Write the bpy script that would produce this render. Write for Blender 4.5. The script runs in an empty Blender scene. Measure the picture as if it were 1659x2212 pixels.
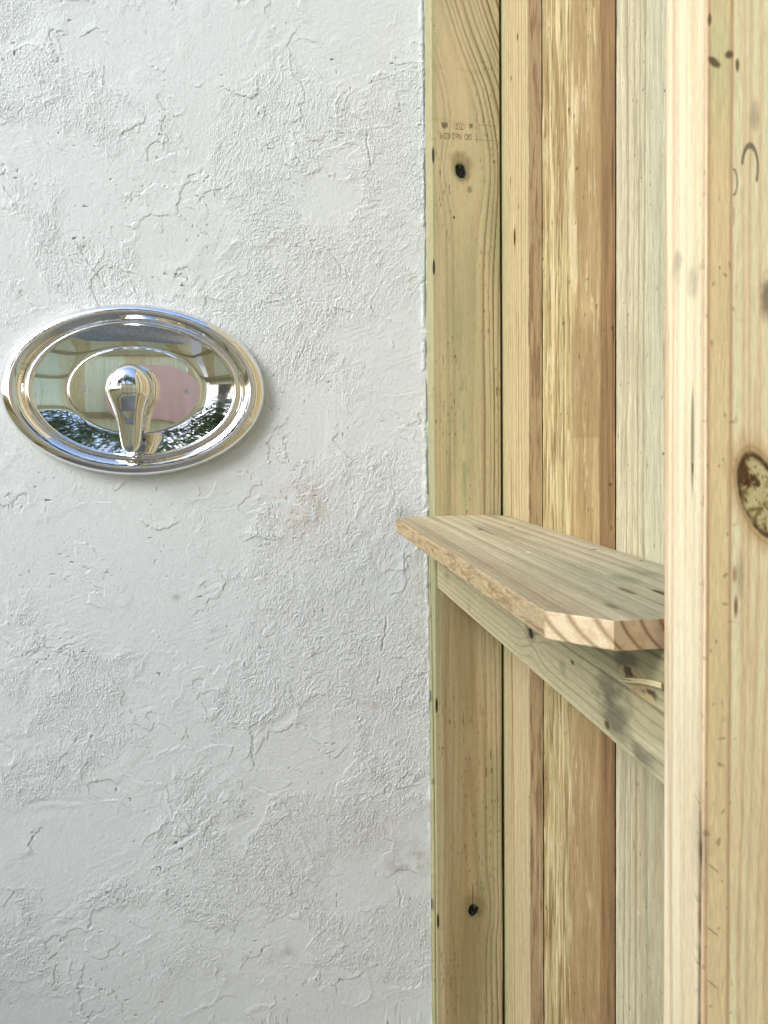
import bpy, math, random
import numpy as np
from mathutils import Vector, Matrix
C = bpy.context.scene
IN = 0.0254
R = math.radians
# ------------------------------------------------------------------ camera, light, exposure
YAW, PITCH, ROLL = 0.1446, 0.0305, -0.0083
cam = bpy.data.cameras.new('camera')
co = bpy.data.objects.new('camera', cam); C.collection.objects.link(co)
cy, sy, cp, sp, cr, sr = math.cos(YAW), math.sin(YAW), math.cos(PITCH), math.sin(PITCH), math.cos(ROLL), math.sin(ROLL)
F = Vector((sy*cp, cy*cp, -sp)); Rt = Vector((cy, -sy, 0)); U = Rt.cross(F)
r_ = cr*Rt + sr*U; u_ = -sr*Rt + cr*U
M = Matrix((r_, u_, -F)).transposed().to_4x4()
M.translation = Vector((-11.3321, -38.7156, 0.0807))*IN
co.matrix_world = M
cam.sensor_fit = 'VERTICAL'; cam.sensor_height = 24; cam.sensor_width = 18
cam.lens = 1700/2212*24; cam.shift_y = -104.93/2212
cam.clip_start = 0.01; cam.clip_end = 500
cam.dof.use_dof = True; cam.dof.focus_distance = 34*IN; cam.dof.aperture_fstop = 14
C.camera = co
to_sun = Vector((-0.64, -0.48, 0.56)).normalized()
elev = math.asin(to_sun.z); az = math.atan2(to_sun.x, to_sun.y)
w = bpy.data.worlds.new('World'); C.world = w; w.use_nodes = True
nt = w.node_tree; bg = nt.nodes['Background']
sky = nt.nodes.new('ShaderNodeTexSky'); sky.sky_type = 'NISHITA'; sky.sun_disc = False
sky.sun_elevation = elev; sky.sun_rotation = az; sky.air_density = 1.0; sky.dust_density = 1.5; sky.ozone_density = 1.0
nt.links.new(sky.outputs[0], bg.inputs[0]); bg.inputs[1].default_value = 0.15
sl = bpy.data.lights.new('sun', 'SUN'); sl.energy = 1.5; sl.angle = R(30); sl.color = (1, .985, .975)
so = bpy.data.objects.new('sun', sl); C.collection.objects.link(so)
so.rotation_euler = to_sun.to_track_quat('Z', 'Y').to_euler()
C.view_settings.view_transform = 'Standard'; C.view_settings.look = 'None'
C.view_settings.exposure = 1.24; C.view_settings.gamma = 1
# ------------------------------------------------------------------ helpers
def link(o, parent=None):
    C.collection.objects.link(o)
    if parent: o.parent = parent
    return o
def tag(o, label=None, cat=None, group=None, kind=None):
    if label: o['label'] = label
    if cat: o['category'] = cat
    if group: o['group'] = group
    if kind: o['kind'] = kind
    return o
def empty(name, label, cat, loc=(0, 0, 0)):
    o = bpy.data.objects.new(name, None); link(o); o.location = Vector(loc)*IN
    o.empty_display_size = .05
    return tag(o, label, cat)
TAB = (np.random.RandomState(7).rand(512*512)*2-1).astype(np.float32)
def _lat(x, off):
    i = np.floor(x); f = (x-i).astype(np.float32); i = (i.astype(np.int32)+off) & 511
    return i, (i+1) & 511, f*f*(3-2*f)
def vn(x, y, seed=0):
    x = np.asarray(x, np.float32); y = np.asarray(y, np.float32)
    i0, i1, fx = _lat(x, seed*61); j0, j1, fy = _lat(y, seed*137)
    j0 = j0*512; j1 = j1*512
    a = TAB[j0+i0]; b = TAB[j1+i0]
    a += (TAB[j0+i1]-a)*fx; b += (TAB[j1+i1]-b)*fx
    return a+(b-a)*fy
def fbm(x, y, o=4, seed=0, gain=.5):
    s = 0; a = 1; t = 0
    for i in range(o):
        ca, sa = math.cos(.6*i), math.sin(.6*i)
        s = s + a*vn((x*ca+y*sa)*2**i+i*7.3, (-x*sa+y*ca)*2**i+i*3.1, seed+i*17); t += a; a *= gain
    return s/t
def fbx(x, y, o=3, seed=0, gain=.55):          # axis aligned, keeps its stretch
    s = 0; a = 1; t = 0
    for i in range(o):
        s = s + a*vn(x*2**i+i*5.7, y*2**i+i*9.1, seed+i*13); t += a; a *= gain
    return s/t
def ss(a, b, x):
    t = np.clip((x-a)/(b-a), 0, 1); return t*t*(3-2*t)
def lin(c):
    c = np.asarray(c, float)/255
    return np.where(c <= .04045, c/12.92, ((c+.055)/1.055)**2.4)
WB = np.array([.76, .765, .745])
def mix(a, b, t):
    return a + (np.asarray(b, float)-a)*np.asarray(t)[..., None]
def samp(knots):                                # knots: [(value, step), ...] -> ascending coordinates
    out = []
    for (a, s), (b, _) in zip(knots[:-1], knots[1:]):
        n = max(1, int(round(abs(b-a)/s))); out.append(np.linspace(a, b, n, endpoint=False))
    out.append([knots[-1][0]])
    return np.concatenate(out)
class Grid:
    def __init__(s): s.P = []; s.Cc = []; s.F = []; s.A = []; s.n = 0
    def add(s, P, col=None, wrap=False, flip=False, al=None):
        nv, nu = P.shape[:2]
        idx = np.arange(nv*nu).reshape(nv, nu)+s.n
        if wrap: idx = np.concatenate([idx, idx[:, :1]], 1)
        f = np.stack([idx[:-1, :-1], idx[:-1, 1:], idx[1:, 1:], idx[1:, :-1]], -1).reshape(-1, 4)
        if flip: f = f[:, ::-1]
        s.F.append(f); s.P.append(P.reshape(-1, 3)); s.n += nv*nu
        if col is None: col = np.ones((nv, nu, 3))
        s.Cc.append(np.broadcast_to(col, (nv, nu, 3)).reshape(-1, 3)); s.A.append(np.ones(nv*nu) if al is None else al.reshape(-1))
    def build(s, name, mat, parent=None, origin=(0, 0, 0), smooth=True):
        P = (np.concatenate(s.P)-np.array(origin, float))*IN; Fc = np.concatenate(s.F); cc = np.concatenate(s.Cc)
        if mat.name.find('pine') >= 0: ref = lin((206, 190, 152)); cc = np.clip(ref*(np.maximum(cc, 1e-4)/ref)**1.28*WB, 0, .90); cc = cc+(cc@np.array([.25, .65, .10])[:, None]-cc)*.03
        me = bpy.data.meshes.new(name)
        me.vertices.add(len(P)); me.vertices.foreach_set('co', P.astype(np.float32).ravel())
        me.loops.add(Fc.size); me.loops.foreach_set('vertex_index', Fc.astype(np.int32).ravel())
        me.polygons.add(len(Fc)); me.polygons.foreach_set('loop_start', np.arange(0, Fc.size, 4, dtype=np.int32))
        me.polygons.foreach_set('loop_total', np.full(len(Fc), 4, dtype=np.int32))
        me.polygons.foreach_set('use_smooth', np.full(len(Fc), smooth))
        at = me.color_attributes.new('tone', 'FLOAT_COLOR', 'POINT')
        at.data.foreach_set('color', np.concatenate([cc, np.concatenate(s.A)[:, None]], 1).astype(np.float32).ravel())
        me.update(calc_edges=True)
        me.materials.append(mat)
        o = bpy.data.objects.new(name, me); link(o, parent)
        o.location = Vector(origin)*IN
        if parent is not None: o.location = Vector(origin)*IN - parent.location
        return o
def profile(a0, a1, b0, b1, rad, st):
    """rounded rectangle, counter-clockwise; st = steps for sides bottom(b0) right(a1) top(b1) left(a0)"""
    pts = []; nor = []; side = []
    c = [((a0, b0), (a1, b0), (0, -1)), ((a1, b0), (a1, b1), (1, 0)), ((a1, b1), (a0, b1), (0, 1)), ((a0, b1), (a0, b0), (-1, 0))]
    for k, (p, q, n) in enumerate(c):
        p = np.array(p, float); q = np.array(q, float); n = np.array(n, float); L = np.hypot(*(q-p)); d = (q-p)/L
        m = max(1, int(round((L-2*rad)/st[k])))
        for t in np.linspace(rad, L-rad, m+1):
            pts.append(p+d*t); nor.append(n); side.append(k)
        n2 = np.array(c[(k+1) % 4][2], float); ctr = q-d*rad-n*rad
        for t in (.25, .5, .75):
            v = n*math.cos(t*math.pi/2)+n2*math.sin(t*math.pi/2); pts.append(ctr+v*rad); nor.append(v); side.append(k if t < .5 else (k+1) % 4)
    return np.array(pts), np.array(nor), np.array(side)
def plank(name, mat, parent, a, b, v, axis, rad, st, fn, origin, caps=True):
    """extruded board. axis 'z': a=X, b=Y.  axis 'y': a=X, b=Z. fn(side, A, B, V) -> (colour, height)"""
    pts, nor, side = profile(a[0], a[1], b[0], b[1], rad, st)
    V = v[:, None]+0*pts[None, :, 0]; A = pts[None, :, 0]+0*V; B = pts[None, :, 1]+0*V; S = side[None, :]+0*V
    col, h = fn(S.astype(int), A, B, V)
    A = A+nor[None, :, 0]*h; B = B+nor[None, :, 1]*h
    g = Grid()
    P = np.stack([A, B, V], -1) if axis == 'z' else np.stack([A, V, B], -1)
    g.add(P, col, wrap=True, flip=(axis == 'y'))
    if caps:                                    # close both ends with a fan-like strip
        for i, fl in ((0, True), (-1, False)):
            ring = P[i]; n = len(ring); k = n//2
            x = np.stack([ring[:k], ring[n-1:n-1-k:-1]], 1); cc = np.stack([col[i][:k], col[i][n-1:n-1-k:-1]], 1)
            g.add(x, cc, flip=fl != (axis == 'y'))
    return g.build(name, mat, parent, origin)
# ------------------------------------------------------------------ materials
def new_mat(name):
    m = bpy.data.materials.new(name); m.use_nodes = True
    return m, m.node_tree.nodes, m.node_tree.links, m.node_tree.nodes['Principled BSDF']
def wood_mat(name, axis, rough=.62, bump=.25, gain=1.0, fib=.10):
    m, N, L, b = new_mat(name)
    at = N.new('ShaderNodeAttribute'); at.attribute_name = 'tone'
    tc = N.new('ShaderNodeTexCoord'); mp = N.new('ShaderNodeMapping'); L.new(tc.outputs['Object'], mp.inputs[0])
    s = [2200, 2200, 2200]; s['xyz'.index(axis)] = 110; mp.inputs['Scale'].default_value = s
    n1 = N.new('ShaderNodeTexNoise'); n1.inputs['Scale'].default_value = 1; n1.inputs['Detail'].default_value = 4; n1.inputs['Roughness'].default_value = .65
    L.new(mp.outputs[0], n1.inputs[0])
    n2 = N.new('ShaderNodeTexNoise'); n2.inputs['Scale'].default_value = 900; n2.inputs['Detail'].default_value = 3
    L.new(tc.outputs['Object'], n2.inputs[0])
    mr = N.new('ShaderNodeMapRange'); mr.inputs[1].default_value = .25; mr.inputs[2].default_value = .75
    mr.inputs[3].default_value = gain*(1-fib); mr.inputs[4].default_value = gain*(1+fib)
    L.new(n1.outputs[0], mr.inputs[0])
    mx = N.new('ShaderNodeVectorMath'); mx.operation = 'SCALE'; L.new(at.outputs['Color'], mx.inputs[0]); L.new(mr.outputs[0], mx.inputs[3])
    L.new(mx.outputs[0], b.inputs['Base Color'])
    ad = N.new('ShaderNodeMath'); ad.operation = 'ADD'; L.new(n1.outputs[0], ad.inputs[0]); L.new(n2.outputs[0], ad.inputs[1])
    bp = N.new('ShaderNodeBump'); bp.inputs['Strength'].default_value = bump; bp.inputs['Distance'].default_value = .0008
    L.new(ad.outputs[0], bp.inputs['Height']); L.new(bp.outputs[0], b.inputs['Normal'])
    b.inputs['Roughness'].default_value = rough; b.inputs['Specular IOR Level'].default_value = .3
    return m
WOOD_Z = wood_mat('planed_pine_upright', 'z', fib=.22)
WOOD_R = wood_mat('rough_sawn_pine', 'z', .8, .6, 1.0, .24)
WOOD_Y = wood_mat('pine_lengthways', 'y', .7, .55, 1.0, .26)
def chrome_mat(name, rough, colr):
    m, N, L, b = new_mat(name)
    b.inputs['Metallic'].default_value = 1; b.inputs['Base Color'].default_value = (*colr, 1)
    tc = N.new('ShaderNodeTexCoord'); n = N.new('ShaderNodeTexNoise'); n.inputs['Scale'].default_value = 60; n.inputs['Detail'].default_value = 6
    L.new(tc.outputs['Object'], n.inputs[0])
    mr = N.new('ShaderNodeMapRange'); mr.inputs[1].default_value = .45; mr.inputs[2].default_value = .8
    mr.inputs[3].default_value = rough; mr.inputs[4].default_value = rough+.05
    L.new(n.outputs[0], mr.inputs[0]); L.new(mr.outputs[0], b.inputs['Roughness'])
    return m
CHROME = chrome_mat('polished_chrome', .02, (.88, .88, .88))
ETCH = chrome_mat('etched_chrome', .32, (.52, .52, .50))
def stucco_mat():
    m, N, L, b = new_mat('painted_stucco')
    at = N.new('ShaderNodeAttribute'); at.attribute_name = 'tone'
    tc = N.new('ShaderNodeTexCoord')
    def noise(sc, det, stretch, dist=0.):
        mp = N.new('ShaderNodeMapping'); mp.inputs['Scale'].default_value = stretch; L.new(tc.outputs['Object'], mp.inputs[0])
        n = N.new('ShaderNodeTexNoise'); n.inputs['Scale'].default_value = sc; n.inputs['Detail'].default_value = det; n.inputs['Distortion'].default_value = dist
        L.new(mp.outputs[0], n.inputs[0]); return n.outputs[0]
    def math_(op, a, b_):
        k = N.new('ShaderNodeMath'); k.operation = op
        for i, x in enumerate((a, b_)):
            if isinstance(x, (int, float)): k.inputs[i].default_value = x
            else: L.new(x, k.inputs[i])
        return k.outputs[0]
    torn = noise(620, 6, (1, 1, .65), 0.); grain = noise(900, 4, (1, 1, 1)); soft = noise(170, 3, (1, 1, .8), .3)
    k1 = math_('MULTIPLY', torn, math_('ADD', math_('MULTIPLY', at.outputs['Alpha'], 1.0), .07))
    k2 = math_('MULTIPLY', grain, .16); k3 = math_('MULTIPLY', soft, .24)
    hh = math_('ADD', math_('ADD', k1, k2), k3)
    bp = N.new('ShaderNodeBump'); bp.inputs['Strength'].default_value = 1; bp.inputs['Distance'].default_value = .0019
    L.new(hh, bp.inputs['Height']); L.new(bp.outputs[0], b.inputs['Normal'])
    L.new(at.outputs['Color'], b.inputs['Base Color']); b.inputs['Roughness'].default_value = .55
    b.inputs['Specular IOR Level'].default_value = .35
    return m
STUCCO = stucco_mat()
def simple(name, c, rough=.8, scale=40, var=.15):
    m, N, L, b = new_mat(name)
    tc = N.new('ShaderNodeTexCoord'); n = N.new('ShaderNodeTexNoise'); n.inputs['Scale'].default_value = scale; n.inputs['Detail'].default_value = 6
    L.new(tc.outputs['Object'], n.inputs[0]); r = N.new('ShaderNodeValToRGB'); L.new(n.outputs[0], r.inputs[0])
    r.color_ramp.elements[0].position = .3; r.color_ramp.elements[1].position = .7
    r.color_ramp.elements[0].color = (*[x*(1-var) for x in c], 1); r.color_ramp.elements[1].color = (*[min(1, x*(1+var)) for x in c], 1)
    L.new(r.outputs[0], b.inputs['Base Color']); b.inputs['Roughness'].default_value = rough
    return m
# ------------------------------------------------------------------ ground
g = Grid()
xs = samp([(-6000, 1200), (-200, 8), (200, 1200), (6000, 1)]); P = np.stack([xs[None, :]+0*xs[:, None], xs[:, None]+0*xs[None, :], -55+.3*fbm(xs[None, :]*.06, xs[:, None]*.06, 3, 5)], -1)
g.add(P); gr = g.build('ground', simple('pale_gravel', (.38, .36, .33), .95, 30, .35)); tag(gr, 'pale gravelly ground under the outdoor shower', 'ground', kind='structure')
# ------------------------------------------------------------------ stucco wall
def stucco_height(X, Z):
    wx = fbm(X*.55, Z*.55, 4, 3); wz = fbm(X*.55, Z*.55, 4, 9)
    h = .018*fbm(X*.18, Z*.18, 3, 1)
    # where the trowel left it smooth or torn
    rough = fbm(X*.20+wx*.5, Z*.24+wz*.5, 4, 21)
    for (x, z, rx, rz, a) in ((-17.7, 11.5, 4, 2.2, -.9), (-22, 14, 3, 1.6, -.7), (-20.5, 18.5, 3, 1.5, -.3), (-11, 13.4, 2.0, 3, .8), (-21.5, 16, 3.2, 1.3, .6),
                              (-8.5, 8, 2.5, 1.5, .6), (-4.5, 13.5, 1.6, 4, .6), (-7.5, -1.5, 4, 2.2, .5), (-5, -12, 2.2, 6, .6), (-11, -15.5, 3.2, 1.2, -.8), (-21.5, -20, 3, 1.8, -.7),
                              (-17, -5, 5, 2, -.3), (-22.5, -16, 2, 1.5, .6), (-8, -22.5, 1.2, 1.5, -.8), (-12, -12.5, 2, 1.5, .5), (-6.5, -25, 3, 2, .4), (-9, -6, 3, 2, .3)):
        rough = rough + a*np.exp(-((X-x)/rx)**2-((Z-z)/rz)**2)
    m = ss(-.04, .24, rough)*(.55+.45*ss(-.2, .4, fbm(X*1.3, Z*1.1, 3, 29)))+.04*ss(-.5, 0, rough)
    # torn plaster: small scarps, mostly upright
    qx = X+.10*fbm(X*2, Z*2, 3, 31); qz = Z+.10*fbm(X*2, Z*2, 3, 37)
    ang = .45*fbm(X*.12, Z*.12, 2, 40)
    u = qx*np.cos(ang)-qz*np.sin(ang); v = qx*np.sin(ang)+qz*np.cos(ang)
    n1 = fbx(u*5.2, v*3.0, 4, 41, .62)
    torn = 1-np.abs(n1)*2.2
    torn = np.clip(torn, 0, 1)**1.5
    n2 = fbx(u*9, v*5, 3, 47, .6)
    h = h + m*(.011*n1 + .009*n2 - .008*torn + .010*fbx(X*14, Z*9, 2, 48, .7))
    # layered coats: ragged step edges that come and go
    for k, (sc, seed, th, amp) in enumerate(((.30, 51, .08, .016), (.46, 57, .16, .013), (.38, 63, -.20, .014))):
        f = fbm(X*sc+.35*wx*sc, Z*sc*1.15+.35*wz*sc, 3, seed)+.055*fbm(X*1.5, Z*1.5, 3, seed+5, .62)+.075*fbx(X*5.2, Z*4.2, 4, seed+6, .7)
        on = ss(.0, .30, fbm(X*.42, Z*.42, 3, seed+9)-.02)
        s = ss(th, th+.008, f)*ss(th+.30, th+.012, f)-.7*np.exp(-((f-th+.002)/.007)**2)
        h = h + amp*s*on
    # broad leaning strokes
    st = fbx((X*.86-Z*.5)*.8, (X*.5+Z*.86)*7.5, 3, 71)
    h = h + .0045*st*ss(0, .5, fbm(X*.22, Z*.22, 2, 75)+.15)
    st = fbx((X*.94+Z*.34)*.7, (-X*.34+Z*.94)*8.5, 3, 78)
    h = h + .004*st*ss(0, .5, -fbm(X*.22, Z*.22, 2, 79)+.05)
    # toothed trowel arcs
    def arcs(cx, cz, r0, r1, a0, a1, n, amp, seed):
        nonlocal h
        dx = X-cx; dz = Z-cz; r = np.hypot(dx, dz)*(1+.03*fbm(X*.3, Z*.3, 2, seed)); th = np.degrees(np.arctan2(dz, dx))
        k = ss(r0, r0+.3, r)*ss(r1, r1-.3, r)*ss(a0, a0+14, th)*ss(a1, a1-14, th)*ss(-.5, .25, fbm(X*.7, Z*.7, 3, seed+2))
        w_ = vn(r*n, th*.02, seed+3)
        h = h + k*amp*np.sign(w_)*np.abs(w_)**.6
    arcs(-19.5, -12.0, 8.0, 9.6, -80, -48, 4.5, .014, 81)
    arcs(-20.5, -8.5, 9.0, 12.2, -72, -38, 3.4, .010, 84)
    arcs(-21.5, -24.0, 6.2, 8.6, 62, 108, 4.2, .010, 87)
    arcs(-20.0, -23.0, 8.8, 11.5, 0, 28, 3.8, .010, 90)
    arcs(-24.5, 2.0, 15.5, 18.5, -25, 5, 3.0, .008, 93)
    arcs(-20, -17, 8, 11.5, 25, 50, 3.6, .009, 96)
    arcs(-16, 4, 12, 15, -62, -30, 3.2, .008, 99)
    # long score lines
    def score(x0, z0, x1, z1, wd, dp, seed):
        nonlocal h
        dx, dz = x1-x0, z1-z0; L = math.hypot(dx, dz); dx /= L; dz /= L
        t = (X-x0)*dx+(Z-z0)*dz; d = -(X-x0)*dz+(Z-z0)*dx+.14*vn(t*1.0, t*0+.5, seed)+.07*vn(t*4, t*0+.5, seed+1)+.03*vn(t*11, t*0+.5, seed+1)
        on = ss(0, .6, t)*ss(L, L-.6, t)*ss(-.7, -.1, vn(t*.8, t*0, seed+2))
        h = h - on*dp*np.exp(-(d/wd)**2)*(.5+.5*m) + on*dp*.4*np.exp(-((d+wd*1.6)/(wd*1.5))**2)
    for a in ((-13.2, -11.65, -11.9, -11.45, .03, .02, 1), (-9.5, -20.3, -7.6, -21.9, .035, .03, 2), (-24.5, -24.5, -18.3, -20.2, .12, .010, 3), (-15, 5.9, -7.5, 7.1, .035, .010, 4),
              (-16.5, -3.4, -10, -2.8, .03, .007, 5), (-22.2, 9.6, -19.5, 8.0, .05, .03, 6), (-20.4, 9.7, -18.6, 7.2, .05, .03, 7), (-15.6, 6.0, -13, 6.3, .05, .03, 8),
              (-10.6, 13, -9.0, 11.8, .06, .03, 9), (-8.6, 9.6, -6.6, 7.3, .06, .028, 10), (-24.6, 15.9, -20, 13.2, .05, .02, 11), (-5.8, -17, -5.0, -24, .06, .02, 12),
              (-14, -16, -11, -17.5, .05, .022, 13), (-21.5, -13, -17.5, -16.5, .05, .025, 14), (-5.6, -8.5, -6.1, -12.5, .05, .03, 15), (-6.4, 15.5, -6.2, 12.5, .05, .03, 16)):
        score(*a)
    # grain and pinholes
    h = h + .0040*fbm(X*11, Z*11, 3, 101) + .0016*vn(X*34, Z*34, 107)
    pit = vn(X*7.5, Z*7.5, 113); pm = ss(.86, .97, pit)
    pm = pm*ss(-.1, .3, vn(X*.5, Z*.5, 115))
    h = h - .03*pm
    return h, m, pm
g = Grid()
xs = samp([(-74, 1.2), (-34, .2), (-25, .034), (-3.0, .3), (6, 1)]); zs = samp([(-56, 1), (-36, .2), (-28.6, .034), (21.5, .3), (30, 1.2), (42, 1)])
X, Z = np.meshgrid(xs, zs)
h, m, pm = stucco_height(X, Z)
seam = X+3.5-.24*ss(6, -22, Z)+.05*fbm(X*4, Z*3, 5, 220, .65)
h = h-.06*np.exp(-(seam/.04)**2)*ss(-.35, .25, fbm(X*2, Z*1.3, 4, 221, .7))+.03*np.exp(-((seam+.16)/.10)**2)*ss(-.2, .4, fbm(X*3, Z*2.2, 3, 222))
col = np.ones(X.shape+(3,))*lin((234, 239, 242))
top = ss(-8, 16, Z+fbm(X*.1, Z*.1, 2, 200)*5)
col = mix(col, lin((230, 237, 239)), top*.8)
col = col*(1+.018*fbm(X*.35, Z*.35, 4, 205))[..., None]
for (x, z, rx, rz, c, a) in ((-10.0, -3.6, 1.2, 1.6, (222, 208, 194), .4), (-9.6, -2.4, .8, .6, (216, 202, 184), .4), (-4.9, -21.5, .9, .35, (176, 172, 148), .6), (-4.2, -21.1, .5, .7, (180, 174, 150), .6),
                             (-15.87, -7.42, .2, .16, (170, 164, 156), .6), (-8.9, -3.4, .9, .9, (205, 190, 178), .4), (-11, -25.5, .6, .5, (150, 145, 125), .5), (-7.2, -19.5, 3, 1.2, (214, 204, 200), .5),
                             (-3.9, -7.8, .35, 2.5, (200, 186, 150), .5), (-6.2, -13.2, .6, .2, (190, 165, 150), .4), (-4.7, -3.6, .5, .3, (140, 140, 138), .5)):
    d = ((X-x)/rx)**2+((Z-z)/rz)**2
    col = mix(col, lin(c), a*np.exp(-d)*ss(-.35, .45, fbm(X*3, Z*3, 4, 210)+.05))
col = mix(col, lin((120, 118, 108)), pm*.75)
col = col*np.array([.80, .812, .825])
P = np.stack([X, -h*1.5, Z], -1)
g.add(P, col, al=m)
back = np.array([[[-74, 6, -56], [6, 6, -56]], [[-74, 6, 42], [6, 6, 42]]], float); g.add(back, lin((234, 239, 242))*np.ones((2, 2, 3)), flip=True)
for a, b in (((-74, -56), (-74, 42)), ((6, 42), (6, -56)), ((-74, 42), (6, 42)), ((6, -56), (-74, -56))):
    g.add(np.array([[[a[0], 0, a[1]], [a[0], 6, a[1]]], [[b[0], 0, b[1]], [b[0], 6, b[1]]]], float), lin((234, 239, 242))*np.ones((2, 2, 3)))
wall = g.build('stucco_wall', STUCCO); tag(wall, 'white painted wall of rough hand trowelled stucco carrying the chrome shower valve', 'wall')
# ------------------------------------------------------------------ timber side wall
fence = empty('timber_screen', 'pale pressure treated pine screen of upright boards on studs, right of the stucco wall', 'timber wall', (0, -18, -55))
ZV = samp([(-55, 1.5), (-29, .036), (21.5, .5), (47, 1)])
def rings(q, n, seed, v, wob=.5, sharp=.55):
    t = q*n + wob*vn(q*n*.37, v*.05, seed) + .25*vn(q*n*.9, v*.11, seed+1)
    p = t-np.floor(t); k = .55+.45*vn(np.floor(t)*1.7, v*.0, seed+2)
    return k*ss(sharp, .93, p)*ss(1.0, .95, p)
def fibre(u, v, seed, a=.07):
    a = a*1.5
    return 1+a*fbx(u*22, v*.9, 3, seed, .7)+a*.6*fbx(u*55, v*2.4, 2, seed+4)
def flecks(u, v, seed, dens=.80, su=26, sv=3.2):
    return ss(dens, dens+.12, vn(u*su, v*sv, seed))*ss(-.2, .4, vn(u*1.1, v*.35, seed+7))
def knot(u, v, ku, kv, ru, rv, rot=0.):
    du = (u-ku)*math.cos(rot)+(v-kv)*math.sin(rot); dv = -(u-ku)*math.sin(rot)+(v-kv)*math.cos(rot)
    return np.hypot(du/ru, dv/rv)
def far_stud(S, A, B, V):
    u = np.where((S == 0) | (S == 2), A, -3.5-(B+1.5)*.9); u = np.where(S == 1, A+(B+1.5), u)
    v = V
    warp = 0
    for ku, kv, s, a in ((-2.08, 12.9, 1.5, -.75), (-1.64, -23.2, 1.2, -.45)):
        d = (u-ku); warp = warp + a*np.exp(-((v-kv)/s)**2)*np.exp(-(d/1.1)**2)*np.sign(d+.15)*np.clip(np.abs(d)*3, 0, 1)
    lean = 1.55*ss(13.5, 23, v)**1.3 + .16*np.maximum(v-17, 0)*.6
    q = u+warp+lean+.10*fbm(u*.5, v*.13, 3, 301)+.35*np.exp(-((v-13)/4)**2)*-1*ss(-2.2, -1.2, u)
    side = ss(-2.1, -.9, q)
    r = rings(q, 2.9+1.4*side, 303, v, .7, .38)
    col = np.ones(u.shape+(3,))*lin((206, 194, 154))
    col = mix(col, lin((216, 198, 158)), ss(-.2, .6, fbm(u*.9, v*.13, 3, 311)))
    col = mix(col, lin((181, 177, 134)), .8*ss(.0, .6, fbm(u*.8+3, v*.12, 3, 317)))
    col = mix(col, lin((140, 104, 68)), np.clip(r*(.42+.75*side)*(.8+.4*vn(u*.5, v*.1, 5)), 0, 1))
    low = ss(-4.5, -8, v)                        # streaky brown stripe in the lower half
    brn = ss(-3.25, -2.9, u+.15*vn(v*.25, v*0, 320))*ss(-.75, -1.5, u+.2*vn(v*.2, v*0, 321))*low
    col = mix(col, lin((168, 138, 96)), .62*brn*(.7+.5*fbx(u*3, v*.12, 3, 322)))
    # flatsawn pointed arches in the lower half
    par = (u+1.9+.12*vn(v*.2, v*0, 330))**2*2.2 + (v+13)*.07
    r2 = rings(par, 1.6, 331, v, .3, .5)*ss(3.0, 0.5, v)
    col = mix(col, lin((150, 122, 82)), .35*r2)
    st = np.exp(-((u+2.0+.05*v*.3)/.10)**2)*ss(7, 2, v)*ss(-6, -1, v); col = mix(col, lin((132, 158, 112)), .5*st*ss(-.5, .5, vn(u*5, v*1.5, 333)))
    col = mix(col, lin((186, 184, 142)), .6*ss(-3.27, -3.36, u))
    col = mix(col, lin((170, 172, 130)), .5*np.exp(-((u+2.3)/.9)**2)*np.exp(-((v-6)/4.5)**2))
    for z0 in (17.5, 15.0): col = col*(1-.08*np.exp(-((v-z0+.1*u)/.10)**2)*ss(-.3, .3, vn(u*3, v*.5, 340)))[..., None]
    col = col*fibre(u, v, 344, .05)[..., None]
    col = mix(col, lin((92, 74, 46)), .6*flecks(u, v, 350, .74))
    h = .0035*r-.006*flecks(u, v, 350, .80)
    front = (S == 0)
    for ku, kv, ru, rv in ((-2.06, 12.92, .25, .36), (-1.62, -23.25, .26, .30)):
        k = knot(u, v, ku, kv, ru, rv, .25)+.13*fbm(u*7, v*7, 3, 360)
        kk = knot(u, v-.25, ku, kv, ru*2.3, rv*2.4, 0)+.2*fbm(u*3, v*3, 3, 362)
        col = mix(col, lin((150, 132, 92)), .6*ss(1.15, .55, kk)*front)
        col = mix(col, lin((150, 150, 110)), .8*ss(1.55, 1.25, k)*front)
        ins = ss(1.05, .95, k)*front
        kc = mix(np.ones(u.shape+(3,))*lin((30, 24, 16)), lin((118, 112, 92)), ss(.25, .6, fbm(u*9, v*9, 3, 364)+.12*(v-kv)/rv))
        col = mix(col, lin((0, 0, 0)), ins) + kc*ins[..., None]
        h = h - .10*ss(1.03, .85, k)*front*(1-.6*ss(.1, .6, fbm(u*9, v*9, 3, 364)))
    k = knot(u, v, -1.66, -22.5, .025, .55); col = mix(col, lin((60, 62, 34)), .9*ss(1.2, .6, k)*front); h = h-.02*ss(1.2, .6, k)*front
    k = knot(u, v, -2.42, 10.7, .045, .08); col = mix(col, lin((40, 32, 20)), .95*ss(1.2, .7, k)*front)
    k = knot(u, v, -1.65, 12.05, .14, .16)+.25*fbm(u*9, v*9, 2, 5); col = mix(col, lin((128, 118, 82)), .55*ss(1.2, .6, k)*front)
    k = knot(u, v, -1.28, -23.4, .16, .22)+.2*fbm(u*9, v*9, 2, 5); col = mix(col, lin((150, 122, 80)), .5*ss(1.2, .6, k)*front)
    for kv_ in (-23.6, 8.3, -12.9, 13.6): k = knot(u, v, -3.42, kv_, .06, .38); col = mix(col, lin((46, 40, 30)), .9*ss(1.2, .8, k))
    wane = .03*ss(.1, .8, vn(V*.25, V*0, 371))
    h = h - wane*(np.abs(A+.13) < .02)
    h = h - .27*ss(6, -22, V)*np.clip((B+1.5)/1.47, 0, 1)*(S == 3)
    return col, h
stud = plank('stud', WOOD_Z, fence, (-3.5, -.13), (-1.5, -.03), ZV, 'z', .06, (.032, .25, .5, .06), far_stud, (-1.8, -.8, -55))
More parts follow.
